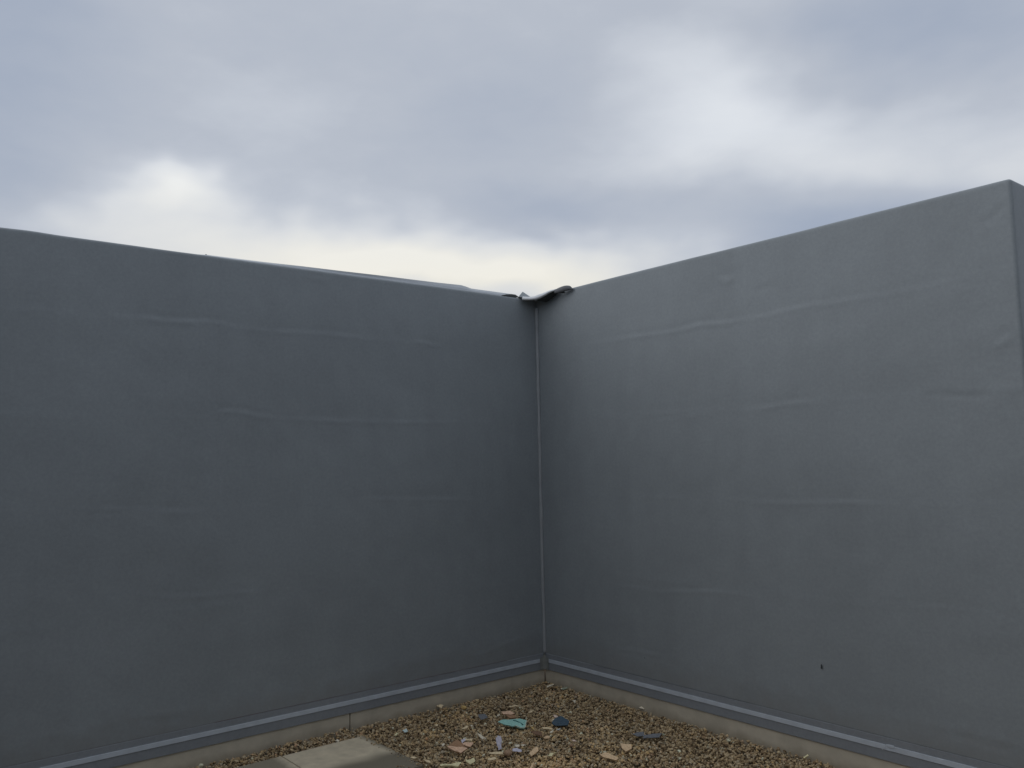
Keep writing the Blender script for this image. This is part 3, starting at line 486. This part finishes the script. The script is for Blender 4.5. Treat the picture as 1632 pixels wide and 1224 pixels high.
 ["slate_fragment", "left of two touching blue grey slates on the right gravel", "slate", "bluegrey", [1.2718, -0.4006, 0.0172], [0.188, -0.202, 0.961], 0.005, [[-0.0265, -0.0221, 0.0005], [-0.0191, -0.0119, 0.0012], [-0.0157, 0.0034, 0.0038], [-0.0062, 0.0162, 0.0046], [0.0044, 0.0303, 0.0055], [0.0178, 0.0208, 0.0009], [0.0315, 0.0084, -0.0044], [0.018, -0.0044, -0.0045], [0.0054, -0.0201, -0.0053], [-0.0098, -0.0206, -0.0024]]],
 ["slate_fragment", "long right one of two touching blue grey slates on the right gravel", "slate", "bluegrey", [1.3454, -0.3716, 0.0175], [0.185, -0.204, 0.961], 0.005, [[-0.0349, -0.0225, 0.002], [-0.0208, -0.007, 0.0025], [-0.0088, 0.0145, 0.0048], [0.0064, 0.0342, 0.006], [0.0224, 0.0532, 0.007], [0.027, 0.036, 0.0024], [0.0345, 0.0191, -0.0026], [0.0204, 0.0007, -0.0038], [0.0059, -0.0169, -0.0047], [-0.0073, -0.0286, -0.0047], [-0.0191, -0.0462, -0.0061], [-0.0257, -0.0365, -0.0028]]],
 ["splinter", "white splinter lying deepest in the corner", "splinter", "pale", [0.1393, -0.0742, 0.0191], [0.281, -0.247, 0.927], 0.005, [[-0.011, -0.0219, -0.0025], [-0.0064, -0.01, -0.0007], [-0.0036, 0.0028, 0.0018], [0.0025, 0.0178, 0.004], [0.0041, 0.0302, 0.0068], [0.0091, 0.0132, 0.0008], [0.0051, -0.0059, -0.0031], [0.0002, -0.0261, -0.007]]],
 ["chip", "greenish grey chip beside the round white pebble near the corner", "chip", "greengrey", [0.2604, -0.0447, 0.0171], [0.253, -0.23, 0.94], 0.005, [[-0.0149, -0.01, 0.0016], [-0.0022, 0.0092, 0.0028], [0.0032, 0.028, 0.006], [0.0118, 0.0066, -0.0016], [0.0048, -0.0102, -0.0038], [-0.0027, -0.0236, -0.0051]]],
 ["chip", "small white chip on bare gravel between navy slate and right kerb", "chip", "pale", [0.5423, -0.2227, 0.0202], [0.367, -0.34, 0.866], 0.006, [[-0.0117, -0.0056, 0.0028], [-0.0063, 0.0005, 0.0029], [-0.0012, 0.0115, 0.005], [0.0068, 0.0037, -0.0014], [0.0138, -0.0059, -0.0082], [-0.0014, -0.0042, -0.001]]],
 ["splinter", "thin arched cream sliver behind the pink clay fragment", "splinter", "cream", [0.3509, -0.5669, 0.0149], [0.24, -0.194, 0.951], 0.004, [[-0.0243, -0.031, -0.0002], [-0.0169, -0.0099, 0.0022], [-0.0105, 0.0093, 0.0045], [0.0129, 0.0191, 0.0006], [0.0343, 0.0316, -0.0022], [0.0181, 0.0174, -0.001], [0.0051, 0.0029, -0.0007], [-0.0066, -0.0114, -0.0007], [-0.0122, -0.028, -0.0026]]],
 ["chip", "cream chip beside the left kerb, between the pink fragment and the ochre stone", "chip", "cream", [0.0273, -0.93, 0.021], [0.35, -0.237, 0.906], 0.007, [[-0.015, -0.0191, 0.0008], [-0.0118, -0.0026, 0.0039], [-0.0122, 0.0081, 0.0068], [-0.0013, 0.0109, 0.0034], [0.0073, 0.0164, 0.0014], [0.0112, 0.0022, -0.0037], [0.0205, -0.0049, -0.0092], [0.0013, -0.0109, -0.0034]]],
 ["chip", "white chip in the gravel strip behind the paving slab", "chip", "pale", [0.1783, -1.7494, 0.0164], [0.375, -0.195, 0.906], 0.006, [[-0.0067, -0.0091, 0.0008], [-0.0078, 0.0051, 0.0043], [0.0058, 0.0097, -0.0003], [0.0098, -0.0021, -0.0045], [-0.001, -0.0037, -0.0004]]],
 ["chip", "pale chip at the foot of the right kerb nearest the corner", "chip", "pale", [0.9336, 0.0018, 0.018], [0.287, -0.311, 0.906], 0.006, [[-0.0145, -0.0148, -0.0005], [-0.009, -0.0044, 0.0013], [-0.0055, 0.0084, 0.0046], [0.0007, 0.011, 0.0035], [0.0149, 0.0138, 0.0], [0.014, -0.0043, -0.0059], [-0.0005, -0.0097, -0.0031]]],
 ["splinter", "pale yellow splinter near the right kerb at the bottom edge", "splinter", "paleyellow", [2.1134, -0.03, 0.0174], [0.228, -0.356, 0.906], 0.006, [[-0.0076, -0.0127, -0.0031], [-0.0043, -0.0002, 0.001], [-0.0001, 0.014, 0.0055], [0.0071, 0.0115, 0.0027], [0.0034, 0.0009, -0.0005], [0.0015, -0.0135, -0.0057]]],
]
STONES = [
 ["stone", "rounded tan brown stone between the two lavender plastic strips", "stone", "tanstone", [0.9958, -1.1489], 0.0243, [1, 1, 0.95]],
 ["stone", "peach coloured lump of stone in front of the cream splinter", "stone", "peach", [0.9439, -0.811], 0.0212, [1.1, 0.8, 0.7]],
 ["stone", "pale yellow stone between the teal sheet and the cream splinter", "stone", "ochre", [0.7512, -0.761], 0.0147, [1.1, 0.8, 0.7]],
 ["stone", "round brown stone on the right, midway between the peach lump and the right kerb", "stone", "tanstone", [1.1307, -0.7996], 0.0163, [1, 0.9, 0.9]],
 ["stone", "orange brown stone left of the small bright white chip", "stone", "orange", [0.4787, -1.3345], 0.0127, [1.1, 0.8, 0.8]],
 ["stone", "yellowish stone touching the right of the orange brown stone", "stone", "ochre", [0.4584, -1.2947], 0.0079, [1, 0.8, 0.8]],
 ["pebble", "cream pebble at the bottom edge, below the long pointed peach fragment", "pebble", "cream", [1.4355, -0.9359], 0.0088, [1, 0.8, 0.8]],
 ["pebble", "pale green pebble at the right tip of the long blue grey slate", "pebble", "greengrey", [1.3502, -0.2775], 0.0098, [1, 0.7, 0.7]],
 ["pebble", "peach pebble just behind the flat topped peach fragment", "pebble", "peach", [1.2489, -0.509], 0.0072, [1, 0.9, 0.9]],
 ["pebble", "small round white pebble near the corner of the walls", "pebble", "pale", [0.239, -0.0582], 0.0086, [1, 1, 0.9]],
 ["stone", "ochre stone lying near the left kerb, right of the cream chip", "stone", "ochre", [0.1221, -0.8133], 0.017, [1.1, 0.9, 0.8]],
 ["stone", "dark grey stone against the right kerb", "stone", "dark", [1.5971, 0.028], 0.013, [1.1, 0.8, 0.7]],
 ["pebble", "pinkish pebble below the right kerb, nearer the camera than the dark grey stone", "pebble", "pinkwhite", [1.8951, 0.0106], 0.0124, [1.2, 0.8, 0.7]],
 ["pebble", "buff pebble right at the bottom edge, under the pale yellow chip", "pebble", "pinkwhite", [1.4363, -0.9377], 0.008, [1, 0.9, 0.9]],
]
OCHRE = [(0.235, -0.914, 0.1, 0.7), (-0.093, -0.859, 0.14, 0.5), (1.247, -1.003, 0.1, 0.8), (1.251, -0.677, 0.09, 0.6), (1.226, -1.162, 0.1, 0.6), (0.348, -1.248, 0.08, 0.5), (1.438, -0.624, 0.1, 0.4), (0.167, -1.528, 0.12, 0.3)]
CREASE_LINE = [(0.6223, -0.8062, 0.0303), (0.6328, -0.7967, 0.0297), (0.6536, -0.7928, 0.0263), (0.6749, -0.7895, 0.0226), (0.6964, -0.7895, 0.0184)]
EDGE_LINE = [(0.6743, -0.7404, 0.0305), (0.6875, -0.7565, 0.0254), (0.7243, -0.798, 0.0117), (0.7155, -0.8116, 0.0113), (0.7047, -0.8204, 0.012), (0.687, -0.8236, 0.0149), (0.6698, -0.8274, 0.0177)]

# ------------------------------------------------------------------ paving slabs
for i in range(5):
    y1 = -1.585 - i * .512
    me = box_mesh('paving_slab', (.19, y1 - .505, -.03), (.835, y1, .010), .004)
    o = link('paving_slab', me, M_slab)
    lab = ['pale concrete paving slab set in the gravel, farthest one towards the corner, dark stain along one side',
           'second concrete paving slab, only its tip showing at the bottom left of the gravel',
           'third concrete paving slab from the corner, nearer the camera', 'fourth concrete paving slab from the corner',
           'fifth concrete paving slab, nearest the camera'][i]
    if i > 2: bpy.data.objects.remove(o); continue
    tag(o, lab, 'paving slab', 'paving slabs in a row along the left wall')

# ------------------------------------------------------------------ gravel: loose stones, instanced on points
def pebble_mesh(name, seed, sub=1, rough=.28):
    r = random.Random(seed)
    bm = bmesh.new(); bmesh.ops.create_icosphere(bm, subdivisions=sub, radius=1)
    ax = [r.uniform(.7, 1.25), r.uniform(.6, .95), r.uniform(.42, .75)]
    for v in bm.verts:
        k = 1 + r.uniform(-rough, rough)
        v.co = Vector([v.co[i] * ax[i] * k for i in range(3)])
    # chop with a few planes to get broken faces
    for _ in range(3):
        n = Vector((r.gauss(0, 1), r.gauss(0, 1), r.gauss(0, 1))).normalized()
        for v in bm.verts:
            d = v.co.dot(n) - .55
            if d > 0: v.co -= n * d
    me = bpy.data.meshes.new(name); bm.to_mesh(me); bm.free(); return me
def gravel_material():
    m = bpy.data.materials.new('gravel_stone'); m.use_nodes = True; t = m.node_tree; n = t.nodes; b = n['Principled BSDF']
    b.inputs['Roughness'].default_value = .88; b.inputs['Specular IOR Level'].default_value = .2
    at = n.new('ShaderNodeAttribute'); at.attribute_type = 'INSTANCER'; at.attribute_name = 'tint'
    r = n.new('ShaderNodeValToRGB'); t.links.new(at.outputs['Fac'], r.inputs[0]); cr = r.color_ramp
    cols = [(0, (.12, .088, .058)), (.14, (.23, .170, .108)), (.30, (.33, .255, .160)), (.45, (.39, .315, .210)), (.58, (.29, .255, .205)),
            (.70, (.45, .32, .165)), (.80, (.50, .40, .26)), (.88, (.41, .26, .165)), (.95, (.37, .345, .29)), (1, (.66, .59, .45))]
    cols = [(p, (min(.8, c[0] * 1.50), min(.8, c[1] * 1.44), c[2] * 1.30)) for p, c in cols]
    cr.elements[0].position = 0; cr.elements[0].color = (*cols[0][1], 1); cr.elements[1].position = 1; cr.elements[1].color = (*cols[-1][1], 1)
    for p, c in cols[1:-1]: e = cr.elements.new(p); e.color = (*c, 1)
    tc = n.new('ShaderNodeTexCoord'); no = n.new('ShaderNodeTexNoise'); no.inputs['Scale'].default_value = 2.2; no.inputs['Detail'].default_value = 4
    t.links.new(tc.outputs['Object'], no.inputs['Vector'])
    mr = n.new('ShaderNodeMapRange'); mr.inputs[1].default_value = .25; mr.inputs[2].default_value = .75; mr.inputs[3].default_value = .72; mr.inputs[4].default_value = 1.25
    t.links.new(no.outputs['Fac'], mr.inputs[0])
    x = n.new('ShaderNodeVectorMath'); x.operation = 'SCALE'; t.links.new(r.outputs[0], x.inputs[0]); t.links.new(mr.outputs[0], x.inputs['Scale'])
    t.links.new(x.outputs[0], b.inputs['Base Color'])
    return m
M_gravel = gravel_material()
src_col = bpy.data.collections.new('gravel_sources')
for i in range(14):
    me = pebble_mesh('gravel_source', 100 + i, 1 if i < 10 else 2, .22); me.materials.append(M_gravel)
    o = bpy.data.objects.new('gravel_source', me); src_col.objects.link(o)
rng = np.random.default_rng(12)
XA, YA = 4.0, 4.2
n = 128000
px = rng.uniform(-.005, XA, n); py = rng.uniform(-YA, .005, n)
far = rng.uniform(-9, 0, 0)
def mound(x, y):
    m = .008 * np.exp(-(x / .10) ** 2) + .008 * np.exp(-(y / .10) ** 2)
    m = m + .007 * (np.sin(x * 3.1 + 1 + np.sin(y * 2.3)) * np.sin(y * 2.7 + .4 + np.sin(x * 1.9))) + .004 * np.sin(x * 8.3 + 2 * np.sin(y * 5)) * np.sin(y * 9.1 + x * 3)
    return m
scl = np.clip(rng.lognormal(0, .34, n), .5, 2.0) * .0073
inslab = (px > .180) & (px < .845) & (py < -1.575) & (py > -3.125)
pz = mound(px, py) - .020 + rng.uniform(-.012, .012, n)
edge = (px < .02) | (py > -.02)
sl_d = np.maximum(np.maximum(.19 - px, px - .835), np.maximum(py + 1.585, -3.12 - py))   # distance outside the slab row
pz = np.where(sl_d < .05, np.minimum(pz, -.012 + .1 * np.clip(sl_d, 0, .05) + rng.uniform(-.006, .006, n)), pz)
keep = (~inslab) & ~((px > 3.29) & (py > 0))
px, py, pz, scl = px[keep], py[keep], pz[keep], scl[keep]; n = len(px)
# a few strays spilled on the slab edges
ns = 90
ex = np.where(np.arange(ns) % 2 == 0, .835 - np.abs(rng.normal(0, .035, ns)), rng.uniform(.19, .84, ns)); ey = np.where(np.arange(ns) % 2 == 0, rng.uniform(-2.1, -1.59, ns), -1.588 - np.abs(rng.normal(0, .022, ns)))
px = np.append(px, ex); py = np.append(py, ey); pz = np.append(pz, np.full(ns, .014)); scl = np.append(scl, rng.uniform(.002, .0065, ns)); n = len(px)
# tints drift in patches: ochre spills, grey and dark areas
base = rng.uniform(0, 1, n)
patch = np.sin(px * 5.1 + 1.2 + 1.5 * np.sin(py * 3.7)) * np.sin(py * 4.6 + .8 + 1.2 * np.sin(px * 2.9))
och = np.clip(patch - .25, 0, 1) * .5
for ox, oy, orr, oa in OCHRE: och = och + oa * np.exp(-((px - ox) ** 2 + (py - oy) ** 2) / orr ** 2)
tint = np.where(rng.uniform(0, 1, n) < och, rng.uniform(.64, .86, n), np.where(rng.uniform(0, 1, n) < .75, base * .62, base * .95))
tint = np.where(rng.uniform(0, 1, n) < np.clip(-patch, 0, 1) * .45, rng.uniform(.0, .55, n), tint)
tint = np.where(rng.uniform(0, 1, n) < .012 + .035 * np.exp(-((px - 1.0) ** 2 + (py + .95) ** 2) / .45 ** 2), rng.uniform(.96, 1, n), tint)
me = bpy.data.meshes.new('gravel_points'); me.vertices.add(n)
me.vertices.foreach_set('co', np.stack([px, py, pz], 1).reshape(-1).astype(np.float32))
def fattr(nm, typ, arr, key='value'):
    a = me.attributes.new(nm, typ, 'POINT'); a.data.foreach_set(key, arr)
fattr('tint_src', 'FLOAT', tint.astype(np.float32)); fattr('size', 'FLOAT', scl.astype(np.float32))
fattr('pick', 'INT', rng.integers(0, 14, n).astype(np.int32))
rot_ = np.stack([rng.normal(0, .5, n), rng.normal(0, .5, n), rng.uniform(0, 6.283, n)], 1)
fattr('rot', 'FLOAT_VECTOR', rot_.reshape(-1).astype(np.float32), 'vector')
me.materials.append(M_gravel)
gr = bpy.data.objects.new('gravel', me); C.objects.link(gr)
tag(gr, 'brown and buff loose gravel covering the ground in the corner', 'gravel', kind='stuff')
ng = bpy.data.node_groups.new('scatter', 'GeometryNodeTree')
ng.interface.new_socket('Geometry', in_out='INPUT', socket_type='NodeSocketGeometry'); ng.interface.new_socket('Geometry', in_out='OUTPUT', socket_type='NodeSocketGeometry')
G = ng.nodes.new; L = ng.links.new
gi, go = G('NodeGroupInput'), G('NodeGroupOutput')
ci = G('GeometryNodeCollectionInfo'); ci.inputs['Collection'].default_value = src_col; ci.inputs['Separate Children'].default_value = True; ci.inputs['Reset Children'].default_value = True
iop = G('GeometryNodeInstanceOnPoints'); iop.inputs['Pick Instance'].default_value = True
def na(nm, typ):
    a = G('GeometryNodeInputNamedAttribute'); a.data_type = typ; a.inputs['Name'].default_value = nm; return a.outputs['Attribute']
m2p = G('GeometryNodeMeshToPoints')
L(gi.outputs[0], m2p.inputs['Mesh']); L(m2p.outputs[0], iop.inputs['Points']); L(ci.outputs[0], iop.inputs['Instance'])
L(na('pick', 'INT'), iop.inputs['Instance Index'])
e2r = G('FunctionNodeEulerToRotation'); L(na('rot', 'FLOAT_VECTOR'), e2r.inputs[0]); L(e2r.outputs[0], iop.inputs['Rotation'])
L(na('size', 'FLOAT'), iop.inputs['Scale'])
sa = G('GeometryNodeStoreNamedAttribute'); sa.domain = 'INSTANCE'; sa.data_type = 'FLOAT'; sa.inputs['Name'].default_value = 'tint'
L(iop.outputs[0], sa.inputs['Geometry']); L(na('tint_src', 'FLOAT'), sa.inputs['Value']); L(sa.outputs[0], go.inputs[0])
gr.modifiers.new('scatter', 'NODES').node_group = ng

# ------------------------------------------------------------------ litter and odd stones on the gravel
def shard(kind, label, cat, mat, cen, nrm_, th, poly, seed):
    r = random.Random(seed); cen = Vector(cen); n_ = Vector(nrm_).normalized(); P_ = [Vector(p) * (1.0 if kind in ('foam_sheet', 'plastic_strip') else 1.12) for p in poly]; k = len(P_)
    big = max(p.length for p in P_)
    vs_ = []; fs = []
    top = [p + n_ * r.uniform(-.08, .08) * th for p in P_]
    mid = [p * r.uniform(.5, .62) + n_ * (th * r.uniform(.05, .35) + big * r.uniform(-.02, .05)) for p in P_]
    bot = [p * r.uniform(.9, 1.0) - n_ * th for p in P_]
    vs_ = top + mid + bot + [n_ * th * .3, -n_ * th * .9]
    c0, c1 = 3 * k, 3 * k + 1
    for i in range(k):
        j = (i + 1) % k
        fs += [(i, j, k + j, k + i), (k + i, k + j, c0), (j, i, 2 * k + i, 2 * k + j), (2 * k + j, 2 * k + i, c1)]
    me = mesh(kind, vs_, fs)
    bm = bmesh.new(); bm.from_mesh(me); bmesh.ops.recalc_face_normals(bm, faces=bm.faces); bm.to_mesh(me); bm.free()
    o = link(kind, me, LM[mat]); o.location = cen - n_ * .001 - Vector((0, 0, .0015))
    return tag(o, label, cat, 'litter scattered on the gravel')
sheet = None
M_crease = material('foam_crease', (.07, .17, .17), .8, .2, .2, 60)
M_edge = material('foam_edge', (.62, .66, .55), .8, .2, .1, 60)
for i, (kind, label, cat, mat, cen, nr, th, poly) in enumerate(SHARDS):
    o = shard(kind, label, cat, mat, cen, nr, th, poly, i)
    if kind == 'foam_sheet':
        n_ = Vector(nr).normalized(); Pp = [Vector(p) for p in poly]
        for nm_, mt_, chain, wd_ in (('crease', M_crease, CREASE_LINE, .0032), ('cut_edge', M_edge, EDGE_LINE, .0026)):
            ch = tube(nm_, [Vector(c) - Vector(cen) + n_ * (.0035 if nm_ == 'crease' else .001) for c in chain], wd_, mt_, None, 6); ch.parent = o
for i, (kind, label, cat, mat, xy, r_, asp) in enumerate(STONES):
    me = pebble_mesh(kind, 500 + i, 2 if r_ < .015 else 3, .07)
    o = link(kind, me, LM[mat], None, r_ > .02); o.location = (xy[0], xy[1], r_ * .35 + float(mound(xy[0], xy[1])) * .5)
    o.scale = (r_ * asp[0], r_ * asp[1], r_ * asp[2] * 1.3); o.rotation_euler = (0, 0, i * 1.3)
    tag(o, label, cat, 'odd stones among the gravel')
